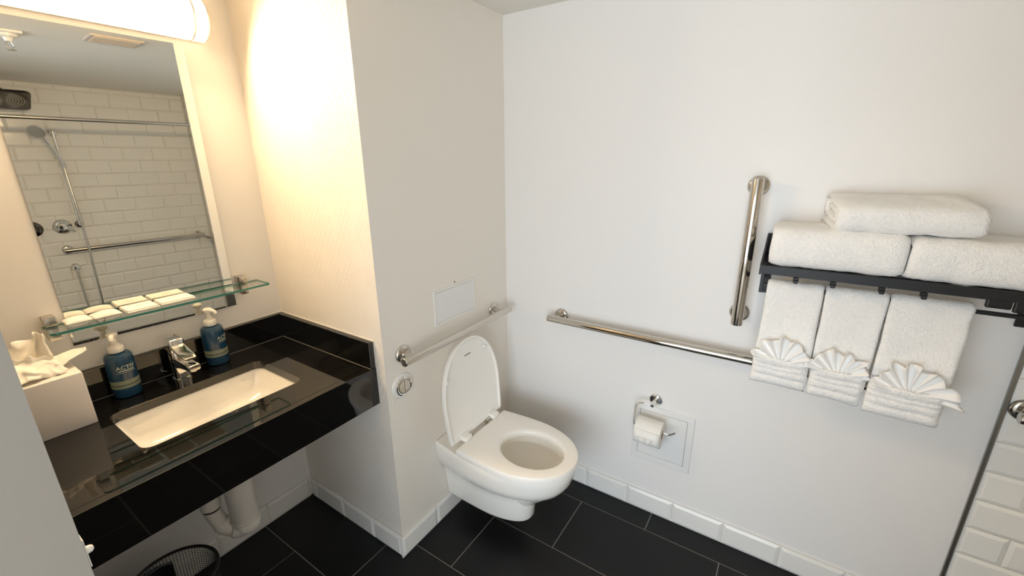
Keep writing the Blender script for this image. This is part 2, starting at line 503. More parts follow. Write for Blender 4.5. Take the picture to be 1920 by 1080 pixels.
# ---- tap
t = root('basin_tap', (-1.19, 0.565, ZC), 'chrome single-lever basin tap between the two soap bottles', 'tap')
tx, ty = -1.19, 0.565
loops = [[(x, y, z) for x, y in rrect(tx, ty, h, h*1.05, h*0.6, 6)] for z, h in ((ZC, 0.0255), (ZC+0.004, 0.0255), (ZC+0.006, 0.0225), (ZC+0.085, 0.0215), (ZC+0.098, 0.0210), (ZC+0.101, 0.019))]
add('body', loft(loops), 'chrome', t, smooth=True)
bm = bmesh.new()
def spout_sec(y, zc, hx, hz, rr): return [(tx+a, y, zc+b) for a, b in [(p[0], p[1]) for p in rrect(0, 0, hx, hz, rr, 4)]]
loft([spout_sec(0.556, ZC+0.062, 0.0195, 0.022, 0.010), spout_sec(0.52, ZC+0.066, 0.019, 0.017, 0.009), spout_sec(0.47, ZC+0.070, 0.0185, 0.0125, 0.007), spout_sec(0.437, ZC+0.071, 0.018, 0.011, 0.007), spout_sec(0.432, ZC+0.071, 0.0155, 0.0085, 0.006)], bm)
sp = add('spout', bm, 'chrome', t, smooth=True)
add('aerator', lathe([(0, 0), (0.010, 0), (0.0115, 0.001), (0.0115, 0.006)], (tx, 0.449, ZC+0.0555), 'z', 20), 'satin_steel', sp, smooth=True)
capb = box(tx-0.0225, tx+0.0225, 0.541, 0.598, ZC+0.1022, ZC+0.1500, 0.006, 3)
for vv in capb.verts: vv.co.z -= max(0.0, 0.575-vv.co.y)*0.10
add('lever_cap', capb, 'chrome', t, smooth=True)
bm = bmesh.new()
lev = [(0.552, ZC+0.124, 0.0205, 0.0075), (0.530, ZC+0.1175, 0.0205, 0.0060), (0.500, ZC+0.1105, 0.0205, 0.0045), (0.468, ZC+0.1040, 0.0200, 0.0042), (0.452, ZC+0.1010, 0.0175, 0.0038), (0.447, ZC+0.1000, 0.0130, 0.0030)]
loft([spout_sec(y, z, hx, hz, min(0.005, hz*0.8)) for y, z, hx, hz in lev], bm)
add('lever', bm, 'chrome', t, smooth=True)
add('temperature_dot', lathe([(0, 0.0004), (0.0022, 0.0004), (0.0024, 0)], (tx+0.012, 0.585, ZC+0.1501), 'z', 10), 'rubber', t)

# ---- soap bottles
def bottle(x, y, turn, label, pump_turn):
    b = root('soap_bottle', (x, y, ZC), label, 'bottle', 'blue pump bottles on the counter')
    z = ZC
    prof = [(0.0, 0.0), (0.030, 0.0), (0.0345, 0.003), (0.036, 0.010), (0.036, 0.128), (0.0345, 0.138), (0.030, 0.144), (0.019, 0.1465), (0.0165, 0.1465), (0.0165, 0.149), (0, 0.149)]
    add('bottle_body', lathe(prof, (x, y, z), 'z', 40), 'bottle_blue', b, smooth=True)
    for za, zb, m_ in ((0.034, 0.043, 'bottle_band'), (0.0432, 0.0462, 'bottle_band_dark'), (0.0464, 0.060, 'bottle_band')):
        add('label_band', lathe([(0.0360, za), (0.0363, za+0.0003), (0.0363, zb-0.0003), (0.0360, zb)], (x, y, z), 'z', 40), m_, b, smooth=True)
    bm = lathe([(0.0, 0.1492), (0.0185, 0.1492), (0.0195, 0.1505), (0.0195, 0.166), (0.0175, 0.169), (0.0125, 0.1700), (0.0115, 0.176), (0.0, 0.176)], (x, y, z), 'z', 30)
    add('pump_collar', bm, 'pump_plastic', b, smooth=True)
    add('pump_stem', lathe([(0, 0.1762), (0.0075, 0.1762), (0.0065, 0.197), (0, 0.197)], (x, y, z), 'z', 18), 'pump_plastic', b, smooth=True)
    bm = lathe([(0, 0.2145), (0.011, 0.2135), (0.0145, 0.2095), (0.0140, 0.2025), (0.0100, 0.1972), (0, 0.1972)], (x, y, z), 'z', 24)
    d = Vector((math.cos(pump_turn), math.sin(pump_turn), 0))
    c = Vector((x, y, z))
    tube(arc([c+d*0.006+Vector((0,0,0.206)), c+d*0.020+Vector((0,0,0.2055)), c+d*0.030+Vector((0,0,0.203)), c+d*0.035+Vector((0,0,0.196))], 4), [0.0075]*5+[0.0065]*4+[0.0055]*4, 12, bm)
    add('pump_head', bm, 'pump_plastic', b, smooth=True)
    # printed name wrapped round the body
    for s_, size, zc in (('ACTIV', 0.0175, 0.103),):
        tb = text_mesh(s_, size)
        for vv in tb.verts:
            a = turn + vv.co.x/0.0362
            rr = 0.0362 + vv.co.z
            vv.co = Vector((x+rr*math.sin(a), y-rr*math.cos(a), z+zc+vv.co.y))
        add('lettering', tb, 'print_pale', b)
    for zz, hw, th in ((0.0915, 0.021, 0.0028), (0.0865, 0.026, 0.0009)):
        bm = bmesh.new(); n = 12
        ra = [[bm.verts.new((x+0.0364*math.sin(turn-hw/0.036+2*hw/0.036*k/n), y-0.0364*math.cos(turn-hw/0.036+2*hw/0.036*k/n), z+zz+h)) for k in range(n+1)] for h in (0, th)]
        for k in range(n): bm.faces.new((ra[0][k], ra[0][k+1], ra[1][k+1], ra[1][k]))
        add('printed_rule', bm, 'print_pale', b)
    return b
bottle(-1.333, 0.583, 0.10, 'blue pump soap bottle left of the tap, beside the tissue box', -1.9)
bottle(-1.067, 0.583, 0.62, 'blue pump soap bottle right of the tap', -1.2)

# ---- tissue box
tb_ = root('tissue_box', (-1.503, 0.525, ZC), 'white cube tissue box on the left end of the counter', 'tissue box')
add('box_body', box(-1.568, -1.438, 0.460, 0.592, ZC, ZC+0.160, 0.0025, 2), 'box_card', tb_, smooth=True)
def sheet(name, fn, nu, nv, m_, parent, th=0.0008, smooth='all'):
    bm = bmesh.new()
    g = [[bm.verts.new(fn(i/nu, j/nv)) for j in range(nv+1)] for i in range(nu+1)]
    for i in range(nu):
        for j in range(nv):
            bm.faces.new((g[i][j], g[i+1][j], g[i+1][j+1], g[i][j+1]))
    o = add(name, bm, m_, parent, smooth=smooth)
    md = o.modifiers.new('thickness', 'SOLIDIFY'); md.thickness = th; md.offset = 0
    return o
ZT = ZC+0.160
def crumple(p, a, sc, seed=0):
    q = Vector(p)*sc + Vector((seed*7.1, seed*3.3, seed))
    return Vector(p) + Vector((noise.noise(q), noise.noise(q+Vector((11, 0, 0))), noise.noise(q+Vector((0, 17, 0)))))*a
def tissue1(u, w):      # broad upright fold
    x = -1.572 + 0.090*u
    x = -1.528 + (x+1.528)*(0.75+0.25*w)
    z = ZT + 0.002 + (0.080+0.012*(u > 0.45))*w
    y = 0.560 + 0.006*math.sin(u*11)*w + 0.018*w
    return crumple((x, y, z), 0.010*w, 45, 1)
def tissue2(u, w):      # front drape spilling toward the front edge
    x = -1.572 + 0.120*u - 0.012*math.sin(w*3)
    y = 0.562 - 0.092*w*(1-0.25*u)
    z = ZT + 0.003 + (0.046*(1-w)**0.7 + 0.014*math.sin(PI*w))*(1-0.45*u) + 0.003
    return crumple((x, y, z), 0.011, 50, 2)
def tissue3(u, w):      # wing to the right
    x = -1.488 + 0.086*u
    y = 0.540 + 0.046*(w-0.5)*2*(1-0.75*u) + 0.012*u
    z = ZT + 0.010 + 0.024*u + 0.022*math.sin(PI*w)*(1-0.75*u) + 0.012*(w > 0.5)*math.sin(PI*u)*(w-0.5)*2
    return crumple((x, y, z), 0.005, 40, 3)
def tissue4(u, w):      # thin peak
    x = -1.488 + 0.034*(u-0.5)*(1.2-0.8*w) + 0.004*w
    y = 0.550 + 0.012*math.sin(u*6)
    z = ZT + 0.004 + 0.108*w
    return crumple((x, y, z), 0.008*w, 40, 4)
def tissue5(u, w):      # inner layer
    x = -1.560 + 0.085*u
    y = 0.548 + 0.004*math.sin(u*9) - 0.014*w
    z = ZT + 0.004 + 0.062*w*(1-0.3*u)
    return crumple((x, y, z), 0.012*w, 48, 5)
for fn in (tissue1, tissue2, tissue3, tissue4, tissue5):
    sheet('tissue', fn, 24, 24, 'tissue_paper', tb_)

# ---- mirror (hangs a touch askew: its right edge stands a little off the wall)
TH = math.radians(-1.85)
mx0, mx1, mz0, mz1 = -1.411, -0.952, 1.036, 1.937
def mpt(x, d, z):   # d = distance behind the silvered face
    dx = x-(-0.947)
    return (x + d*math.sin(TH)*-1, YA-0.018 + dx*math.tan(TH) + d*math.cos(TH), z)
mr = root('wall_mirror', (-1.18, YA, mz0), 'tall frameless rectangular mirror above the washbasin', 'mirror')
bm = bmesh.new()
vs = [bm.verts.new(mpt(x, 0, z)) for x, z in ((mx0, mz0), (mx1, mz0), (mx1, mz1), (mx0, mz1))]
bm.faces.new(vs)
add('silvered_glass', bm, 'mirror', mr)
bm = bmesh.new()
f0 = [mpt(x, 0.0004, z) for x, z in ((mx0, mz0), (mx1, mz0), (mx1, mz1), (mx0, mz1))]
f1 = [(p[0], YA-0.0005, p[2]) for p in f0]
loft([f0, f1], bm)
add('backing_edge', bm, 'mirror_edge', mr)

# ---- glass shelf
gs = root('glass_shelf', (-1.165, YA, 1.117), 'clear glass shelf with green edge below the mirror', 'shelf')
gx0, gx1, gy0, gy1, gz0, gz1 = -1.466, -0.866, 0.518, 0.617, 1.112, 1.119
out = []
for (cx, cy, a0) in ((gx1-0.004, gy0+0.004, -PI/2), ):
    out += [(cx+0.004*math.cos(a0+PI/2*k/4), cy+0.004*math.sin(a0+PI/2*k/4)) for k in range(5)]
out += [(gx1, gy1), (gx0, gy1)]
out += [(gx0+0.016+0.016*math.cos(PI+PI/2*k/6), gy0+0.016+0.016*math.sin(PI+PI/2*k/6)) for k in range(7)]
bm = bmesh.new()
top = [bm.verts.new((x, y, gz1)) for x, y in out]; bot = [bm.verts.new((x, y, gz0)) for x, y in out]
bm.faces.new(top); bm.faces.new(list(reversed(bot)))
n = len(out)
for k in range(n):
    f = bm.faces.new((bot[k], bot[(k+1) % n], top[(k+1) % n], top[k])); f.material_index = 1
add('glass_panel', bm, ['glass_pane', 'glass_edge'], gs)
for bx in (-1.446, -0.921):
    br = add('bracket', box(bx-0.013, bx+0.013, 0.600, YA-0.0005, 1.1195, 1.146, 0.002, 2), 'satin_steel', gs, smooth=True)
    add('bracket_foot', box(bx-0.013, bx+0.013, 0.600, YA-0.0005, 1.076, 1.1115, 0.002, 2), 'satin_steel', br, smooth=True)

# ---- packets and cards on the shelf
def packet(x0, x1, y0, y1, seed, label, nm='paper_sachet', cat='sachet', grp='small sachets on the glass shelf', puff=0.010):
    r_ = root(nm, ((x0+x1)/2, (y0+y1)/2, 1.1192), label, cat, grp)
    def topf(u, w):
        e = (math.sin(PI*u)*math.sin(PI*w))**0.5 if 0 < u < 1 and 0 < w < 1 else 0
        z = 1.1192 + 0.003 + puff*e + (0.002*noise.noise(Vector((u*4, w*4, seed)))*e)
        return (x0+(x1-x0)*u, y0+(y1-y0)*w, z)
    bm = bmesh.new(); nu, nv = 14, 10
    g = [[bm.verts.new(topf(i/nu, j/nv)) for j in range(nv+1)] for i in range(nu+1)]
    gb = [[bm.verts.new((v_.co.x, v_.co.y, 1.1194)) for v_ in row] for row in g]
    for i in range(nu):
        for j in range(nv):
            bm.faces.new((g[i][j], g[i+1][j], g[i+1][j+1], g[i][j+1]))
            bm.faces.new((gb[i][j], gb[i][j+1], gb[i+1][j+1], gb[i+1][j]))
    for i in range(nu):
        bm.faces.new((g[i][0], gb[i][0], gb[i+1][0], g[i+1][0])); bm.faces.new((g[i][nv], g[i+1][nv], gb[i+1][nv], gb[i][nv]))
    for j in range(nv):
        bm.faces.new((g[0][j], g[0][j+1], gb[0][j+1], gb[0][j])); bm.faces.new((g[nu][j], gb[nu][j], gb[nu][j+1], g[nu][j+1]))
    add('pouch', bm, 'paper', r_, smooth='all')
    add('dark_edge', box(x0+0.002, x1-0.002, y1, y1+0.0016, 1.1194, 1.1225), 'line_dark', r_)
    return r_
packet(-1.422, -1.364, 0.572, 0.632, 1, 'thin white sachet at the left end of the glass shelf')
packet(-1.362, -1.297, 0.566, 0.628, 2, 'plump white sachet next to the flat white cards')
def card(x0, x1, y0, y1, label):
    r_ = root('flat_packet', ((x0+x1)/2, (y0+y1)/2, 1.1192), label, 'packet', 'flat white packets on the glass shelf')
    add('lower_leaf', box(x0, x1, y0, y1, 1.1193, 1.1225, 0.0008, 1), 'paper', r_)
    bm = box(x0+0.001, x1-0.002, y0+0.004, y1, 1.1228, 1.1272, 0.001, 1)
    add('upper_leaf', bm, 'paper', r_)
    xm = (x0+x1)/2
    add('printed_line', box(xm-0.010, xm+0.010, (y0+y1)/2+0.003, (y0+y1)/2+0.0055, 1.12715, 1.1274), 'print_grey', r_)
card(-1.289, -1.206, 0.545, 0.625, 'flat white packet in the middle of the glass shelf')
card(-1.200, -1.103, 0.549, 0.622, 'flat white packet nearest the right end of the glass shelf')

# ---- vanity light
vl = root('vanity_light', (-1.18, YA, 2.02), 'half-round glowing white wall light above the mirror', 'wall lamp')
lx0, lx1, lz = -1.475, -0.885, 2.022
def dprof(x, rz, ry, n=18): return [(x, YA-0.012-ry*math.sin(PI*k/n), lz-rz*math.cos(PI*k/n)) for k in range(n+1)]
add('back_plate', box(lx0+0.004, lx1-0.004, YA-0.012, YA-0.0005, lz-0.066, lz+0.066, 0.002, 1), 'white_plastic', vl)
add('diffuser', loft([dprof(-1.435, 0.066, 0.062), dprof(-0.925, 0.066, 0.062)]), 'lamp_diffuser', vl, smooth=True)
for a, b in ((lx0, -1.439), (-0.921, lx1)):
    add('end_diffuser', loft([dprof(a, 0.066, 0.062), dprof(b, 0.066, 0.062)]), 'lamp_end', vl, smooth=True)
for xx in (-1.4375, -0.9235):
    add('ring_band', loft([dprof(xx-0.0022, 0.0675, 0.0635), dprof(xx+0.0022, 0.0675, 0.0635)]), 'satin_steel', vl, smooth=True)
for xx in (lx0-0.0016, lx1+0.0016):
    add('end_rim', loft([dprof(xx-0.0014, 0.0675, 0.0635), dprof(xx+0.0014, 0.0675, 0.0635)]), 'satin_steel', vl, smooth=True)

_l = bpy.data.lights.new('vanity_light_tubes', 'AREA'); _l.shape = 'RECTANGLE'; _l.size = 0.52; _l.size_y = 0.05
_l.energy = LAMP_WATTS; _l.color = LAMP_COLOR[:3]; _l.spread = math.radians(165)
_lo = bpy.data.objects.new('vanity_light_tubes', _l); COL.objects.link(_lo)
_lo.parent = vl; _lo.location = Vector((-1.18, YA-0.0690, lz-0.040)) - vl.location; _lo.rotation_euler = (-PI/2+math.radians(32), 0, 0)

# ---- waste pipe under the basin
wp = root('waste_trap', (-1.19, 0.33, 0.29), 'white covered waste pipe and trap under the counter', 'pipe')
px_, py_ = -1.178, 0.345
add('pipe_sleeve', lathe([(0.0, 0.0), (0.040, 0.0), (0.0445, 0.006), (0.0445, 0.352), (0.0, 0.352)], (px_, py_, 0.342), 'z', 32), 'pvc', wp, smooth=True)
add('outlet_leg', tube(arc([(-1.252, 0.40, 0.425), (-1.252, 0.40, 0.50), (-1.252, 0.42, 0.545), (-1.252, 0.48, 0.558), (-1.252, YA-0.001, 0.560)], 5), 0.031, 20), 'pvc', wp, smooth=True)
bm = tube(arc([(px_, py_, 0.345), (px_-0.002, py_+0.002, 0.325), (-1.205, 0.368, 0.318), (-1.235, 0.39, 0.345), (-1.250, 0.399, 0.395), (-1.252, 0.40, 0.415)], 5), [0.046]*6+[0.040]*5+[0.032]*5+[0.026]*10, 22)
add('trap_bend', bm, 'pvc', wp, smooth=True)
add('gap_ring', lathe([(0.0, 0), (0.0265, 0), (0.0265, 0.012), (0, 0.012)], (-1.252, 0.40, 0.414), 'z', 24), 'rubber', wp, smooth=True)
bm = lathe([(0.0448, 0.0), (0.0485, 0.001), (0.0485, 0.004), (0.0448, 0.005)], (px_, py_, 0.352), 'z', 32)
add('sleeve_seam', bm, 'pvc', wp, smooth=True)

# ---- waste bin
wb = root('waste_bin', (-1.405, 0.355, 0.0), 'round black wire mesh waste bin under the counter', 'bin')
bx, by = -1.405, 0.355
bm = bmesh.new(); ns, nh = 84, 36
g = [[bm.verts.new((bx+(0.095+0.025*j/nh)*math.cos(2*PI*i/ns), by+(0.095+0.025*j/nh)*math.sin(2*PI*i/ns), 0.004+0.282*j/nh)) for j in range(nh+1)] for i in range(ns)]
for i in range(ns):
    for j in range(nh):
        bm.faces.new((g[i][j], g[(i+1) % ns][j], g[(i+1) % ns][j+1], g[i][j+1]))
o = add('mesh_wall', bm, 'black_metal', wb)
md = o.modifiers.new('wires', 'WIREFRAME'); md.thickness = 0.0022; md.use_even_offset = False
bm = bmesh.new()
ring = [(bx+0.1205*math.cos(2*PI*k/48), by+0.1205*math.sin(2*PI*k/48), 0.288) for k in range(49)]
add('rim', tube(ring, 0.0052, 10, cap=False), 'black_metal', wb, smooth=True)
add('base', lathe([(0, 0), (0.097, 0), (0.097, 0.006), (0, 0.006)], (bx, by, 0.0), 'z', 40), 'black_metal', wb)
def liner(u, w):
    a = math.radians(75+215*u); rr = 0.112-0.014*(1-w) + 0.006*noise.noise(Vector((u*14, w*3, 2)))
    z = 0.10+0.178*w + 0.02*math.sin(u*5)*w - 0.03*w*abs(u-0.5)
    return (bx+rr*math.cos(a), by+rr*math.sin(a), z)
sheet('bin_liner', liner, 40, 12, 'liner', wb, 0.001)

# ---- latch keeper on the wall end beside the doorway
kp = root('latch_keeper', (XW, DOOR0, 1.045), 'small white latch nub on the grey wall end by the doorway', 'latch')
add('keeper_plate', box(XW-0.0, XW+0.002, DOOR0+0.002, DOOR0+0.022, 1.022, 1.068, 0.0006, 1), 'white_plastic', kp)
add('keeper_nub', lathe([(0, 0.0085), (0.003, 0.0080), (0.0050, 0.0060), (0.0056, 0.003), (0.006, 0.0)], (XW+0.0015, DOOR0+0.010, 1.046), 'x', 18), 'white_plastic', kp, smooth=True)

# ================================================================== TOILET
TX = -0.412
tl = root('toilet', (TX, 0.0, 0.0), 'white wall-hung toilet with its lid raised', 'toilet')
def dout(hw, hwb, yb, yf, n=64, wide=0.45, ex=2.15):
    """D outline, counter-clockwise from the rear right: straight tapering sides and a rounded front"""
    L = yb-yf; yc = yb - L*wide
    pts = []
    nb, nsd = 6, 9; nf = n-nb-2*nsd
    for k in range(nsd):                                   # right side, back to front
        f = k/nsd; e = math.sin(f*PI/2)
        pts.append((TX+hwb+(hw-hwb)*e, yb+(yc-yb)*f))
    for k in range(nf):
        a = PI*k/(nf)
        c, s_ = math.cos(a), math.sin(a)
        pts.append((TX+hw*math.copysign(abs(c)**(2/ex), c), yc-(yc-yf)*abs(s_)**(2/ex)))
    for k in range(nsd):
        f = 1-k/nsd; e = math.sin(f*PI/2)
        pts.append((TX-hwb-(hw-hwb)*e, yb+(yc-yb)*f))
    for k in range(nb):
        pts.append((TX-hwb+2*hwb*k/nb, yb))
    return pts
ext = [(0.100, 0.070, 0.070, -0.005, -0.372), (0.103, 0.086, 0.080, -0.004, -0.392), (0.118, 0.092, 0.086, -0.003, -0.400),
       (0.200, 0.096, 0.094, -0.002, -0.405), (0.248, 0.100, 0.100, -0.002, -0.410), (0.262, 0.108, 0.106, -0.002, -0.425),
       (0.272, 0.128, 0.114, -0.002, -0.466), (0.292, 0.152, 0.124, -0.002, -0.510), (0.320, 0.170, 0.134, -0.002, -0.545),
       (0.352, 0.178, 0.142, -0.002, -0.565), (0.390, 0.180, 0.146, -0.002, -0.575), (0.412, 0.180, 0.147, -0.002, -0.577), (0.419, 0.176, 0.144, -0.005, -0.573)]
loops = [[(x, y, z) for x, y in dout(hw, hwb, yb, yf, 64)] for z, hw, hwb, yb, yf in ext]
def ell(cx, cy, a, b, z, ref):
    """ellipse sampled at the same directions as the outline ref"""
    out = []
    for x, y in ref:
        t_ = math.atan2((y-cy)/b, (x-cx)/a); out.append((cx+a*math.cos(t_), cy+b*math.sin(t_), z))
    return out
ref = dout(0.176, 0.144, -0.005, -0.573, 64)
HY = -0.382
for z, a, b, cy in ((0.419, 0.118, 0.150, HY), (0.414, 0.113, 0.145, HY), (0.385, 0.113, 0.145, HY), (0.376, 0.128, 0.160, HY), (0.350, 0.127, 0.158, HY), (0.300, 0.108, 0.138, HY), (0.255, 0.082, 0.108, HY+0.01), (0.215, 0.060, 0.080, HY+0.025), (0.190, 0.050, 0.064, HY+0.03)):
    loops.append(ell(TX, cy, a, b, z, ref))
add('bowl', loft(loops, cap0=True, cap1=True), 'porcelain', tl, smooth=True)
wl = ell(TX, HY+0.027, 0.058, 0.078, 0.2155, ref)
bm = bmesh.new(); bm.faces.new([bm.verts.new(p) for p in wl])
add('water', bm, 'water', tl)
# seat
so = dout(0.182, 0.170, -0.138, -0.584, 64, wide=0.42, ex=2.1)
def scl(pts, k, cy): return [(TX+(x-TX)*k, cy+(y-cy)*k) for x, y in pts]
ref2 = so
sl = []
for k, z in ((0.975, 0.4215), (0.998, 0.4240), (1.0, 0.432), (0.998, 0.4415), (0.985, 0.4475), (0.955, 0.4490)):
    sl.append([(x, y, z) for x, y in scl(so, k, -0.36)])
for a, b, z in ((0.124, 0.150, 0.4485), (0.117, 0.143, 0.4475), (0.110, 0.136, 0.443), (0.107, 0.133, 0.434), (0.109, 0.135, 0.4215)):
    sl.append(ell(TX, -0.392, a, b, z, ref2))
bm = loft(sl, cap0=False, cap1=False)
vs0 = [v_ for v_ in bm.verts]
nn = len(so)
bm.verts.ensure_lookup_table()
for k in range(nn):
    a, b = bm.verts[k], bm.verts[(k+1) % nn]
    c, d = bm.verts[(len(sl)-1)*nn+(k+1) % nn], bm.verts[(len(sl)-1)*nn+k]
    bm.faces.new((a, b, c, d))
seat = add('seat', bm, 'seat_plastic', tl, smooth=True)
# lid raised, leaning back toward the grab bar
hy, hz_ = -0.122, 0.455
dv = Vector((0, 0.040, 0.407)).normalized(); nv_ = Vector((0, -dv.z, dv.y))     # nv_ points to the room
LL = 0.408
def lidp(u, vv_, d): return Vector((TX+u, hy, hz_)) + dv*vv_ + nv_*d
lo = dout(0.181, 0.172, 0.0, -LL, 64, wide=0.40, ex=2.1)
def lidloop(k, d, cy=-0.2): return [lidp((x-TX)*k, -(cy+(y-cy)*k), d) for x, y in lo]
bm = loft([lidloop(0.93, -0.021), lidloop(0.985, -0.018), lidloop(1.0, -0.008), lidloop(1.0, 0.0), lidloop(0.985, 0.0025), lidloop(0.955, 0.001), lidloop(0.93, -0.006), lidloop(0.88, -0.008)])
lid = add('lid', bm, 'seat_plastic', tl, smooth=True)
for u, vv_ in ((0.105, 0.330), (-0.150, 0.270)):
    c = lidp(u, vv_, -0.006)
    ax = (Vector((1, 0, 0)), dv, nv_)
    add('buffer', lathe([(0, 0.010), (0.006, 0.0095), (0.008, 0.006), (0.0085, 0)], c, ax, 16), 'white_plastic', lid, smooth=True)
c = lidp(0.0, 0.335, -0.0076)
tbm = bmesh.new()
q = [lidp(-0.026+a, 0.333+b, -0.0072) for a, b in ((0, 0), (0.040, 0), (0.040, 0.005), (0, 0.005))]
tbm.faces.new([tbm.verts.new(p) for p in q])
add('maker_mark', tbm, 'print_grey', lid)
for sx in (-1, 1):
    hx_ = TX+sx*0.098
    hg = add('hinge_block', box(hx_-0.021, hx_+0.021, -0.150, -0.112, 0.4495, 0.470, 0.004, 2), 'seat_plastic', tl, smooth=True)
    add('hinge_pin', lathe([(0, -0.001), (0.009, -0.001), (0.009, 0.030), (0, 0.030)], (hx_-sx*0.021 - (0.030 if sx > 0 else 0), -0.126, 0.452), 'x', 18), 'hinge_steel', hg, smooth=True)
    add('hinge_post', lathe([(0, 0), (0.012, 0), (0.012, 0.026), (0.009, 0.028), (0, 0.028)], (hx_-sx*0.036, -0.126, 0.4195), 'z', 18), 'hinge_steel', hg, smooth=True)

# ---- flush button
fb = root('flush_button', (-0.708, 0.0, 0.757), 'round dual-flush button on the toilet wall', 'flush button')
fc = (-0.708, -0.0, 0.757)
add('cover_ring', lathe([(0.0495, 0.0), (0.050, 0.004), (0.046, 0.008), (0.034, 0.009), (0.0, 0.009)], fc, '-y', 40), 'white_plastic', fb, smooth=True)
add('chrome_ring', lathe([(0.0375, 0.009), (0.0375, 0.0125), (0.034, 0.0145), (0.0295, 0.0135), (0.0285, 0.0092), (0.0375, 0.009)], fc, '-y', 40), 'chrome', fb, smooth=True)
for sd in (-1, 1):
    bm = bmesh.new()
    pr = [(0.026*math.sin(PI*k/16)*sd+sd*0.0012, 0.026*math.cos(PI*k/16)) for k in range(17)]
    loft([[(fc[0]+a, -0.0092, fc[2]+b) for a, b in pr], [(fc[0]+a, -0.0135, fc[2]+b) for a, b in pr], [(fc[0]+a*0.94, -0.0145, fc[2]+b*0.94) for a, b in pr]], bm)
    add('push_half', bm, 'satin_steel', fb)
add('side_tab', box(-0.760, -0.745, -0.004, -0.0003, 0.706, 0.716, 0.0012, 1), 'white_plastic', fb)

# ---- access hatch on the toilet wall
ah = root('access_hatch', (-0.386, 0.0, 0.926), 'small pale rectangular access hatch above the grab bar', 'hatch')
x0, x1, z0, z1 = -0.516, -0.258, 0.926, 1.074
def frame_bm(axis, a0, a1, b0, b1, w, d, const):
    def P(a, b, t_): return (a, const-t_, b) if axis == '-y' else (const-t_, a, b)
    bm = bmesh.new()
    def rect(i, t_): return [P(a0+i, b0+i, t_), P(a1-i, b0+i, t_), P(a1-i, b1-i, t_), P(a0+i, b1-i, t_)]
    loft([rect(0, 0.0003), rect(0.0, d*0.7), rect(0.002, d), rect(w-0.002, d), rect(w, d*0.7), rect(w, 0.0003)], bm, False, False)
    return bm
add('hatch_frame', frame_bm('-y', x0, x1, z0, z1, 0.010, 0.006, 0.0), 'white_plastic', ah)
add('hatch_panel', box(x0+0.0112, x1-0.0112, -0.0045, -0.0003, z0+0.0112, z1-0.0112, 0.0008, 1), 'panel_plastic', ah)
pn = root('wall_screw', (-0.385, 0.0, 1.083), 'tiny dark screw in the wall just above the small hatch', 'screw')
add('screw_head', lathe([(0, 0.003), (0.0025, 0.0025), (0.0035, 0.0002)], (-0.385, -0.0, 1.083), '-y', 12), 'line_dark', pn, smooth=True)

# ================================================================== GRAB BARS
def grab_bar(label, p0, p1, wall, posts, r=0.016, off=0.062, mname='polished_steel', group=None):
    """p0,p1: bar ends; wall: unit vector from bar to wall; posts: fractions along the bar"""
    p0, p1, w = Vector(p0), Vector(p1), Vector(wall)
    base = p0 + w*off
    g_ = root('grab_bar', base, label, 'grab bar', group)
    d = (p1-p0).normalized(); Lr = (p1-p0).length
    add('bar', tube([p0, p0+d*0.001, p0+d*0.003, p1-d*0.003, p1-d*0.001, p1], [r*0.90, r*0.97, r, r, r*0.97, r*0.90], 28), mname, g_, smooth=True)
    for f in posts:
        c = p0+d*Lr*f
        u = d; vv_ = w.cross(u)
        q = c+w*off
        pst = add('post', tube([c+w*(r*0.6), c+w*(off-0.008)], 0.0115, 20), mname, g_, smooth=True)
        add('flange', lathe([(0.0, 0.0125), (0.012, 0.0125), (0.017, 0.0115), (0.026, 0.0100), (0.032, 0.0065), (0.034, 0.0012), (0.034, 0.0005)], q, (u, vv_, -w), 36), mname, pst, smooth=True)
    return g_
grab_bar('short polished grab bar above the toilet lid', (-0.744, -0.062, 0.881), (-0.066, -0.062, 0.881), (0, 1, 0), (0.075, 0.925), mname='satin_steel')
grab_bar('long polished grab bar running behind the hanging towels', (-0.062, -0.268, 0.874), (-0.062, -1.44, 0.874), (1, 0, 0), (0.033, 0.967))
grab_bar('vertical polished grab bar beside the towel rack', (-0.062, -1.024, 1.000), (-0.062, -1.024, 1.503), (1, 0, 0), (0.055, 0.945), r=0.019)
grab_bar('grab bar on the white shower tiles at the right edge', (-0.071, -1.735, 0.878), (-0.071, -2.39, 0.878), (1, 0, 0), (0.045, 0.955), off=0.0617)
grab_bar('shower grab bar reflected low in the mirror', (-1.045, YS+0.071, 0.905), (-0.085, YS+0.071, 0.905), (0, -1, 0), (0.03, 0.965), off=0.0617)

# ================================================================== PAPER HOLDER, ROLL, WALL HATCH
h2 = root('wall_hatch', (0.0, -0.80, 0.272), 'white square access hatch low on the wall behind the paper roll', 'hatch')
add('hatch_frame', frame_bm('-x', -0.927, -0.676, 0.274, 0.546, 0.027, 0.006, 0.0), 'panel_plastic', h2)
add('hatch_door', box(-0.0048, -0.0003, -0.8985, -0.7045, 0.3025, 0.5175, 0.0008, 1), 'panel_plastic', h2)
add('door_gap', frame_bm('-x', -0.9005, -0.7025, 0.3005, 0.5195, 0.0022, 0.0012, -0.0004), 'print_grey', h2)
ph = root('paper_holder', (0.0, -0.764, 0.582), 'chrome toilet paper holder on the right wall', 'paper holder')
hc = (0.0, -0.764, 0.582)
fl = add('flange', lathe([(0.0262, 0.0004), (0.0262, 0.007), (0.0235, 0.0095), (0.010, 0.0100), (0.0, 0.0100)], hc, '-x', 32), 'chrome', ph, smooth=True)
add('post', tube([(-0.009, -0.764, 0.582), (-0.058, -0.764, 0.582), (-0.062, -0.764, 0.582)], [0.0085, 0.0085, 0.0065], 18), 'chrome', ph, smooth=True)
RX, RZ = -0.070, 0.478
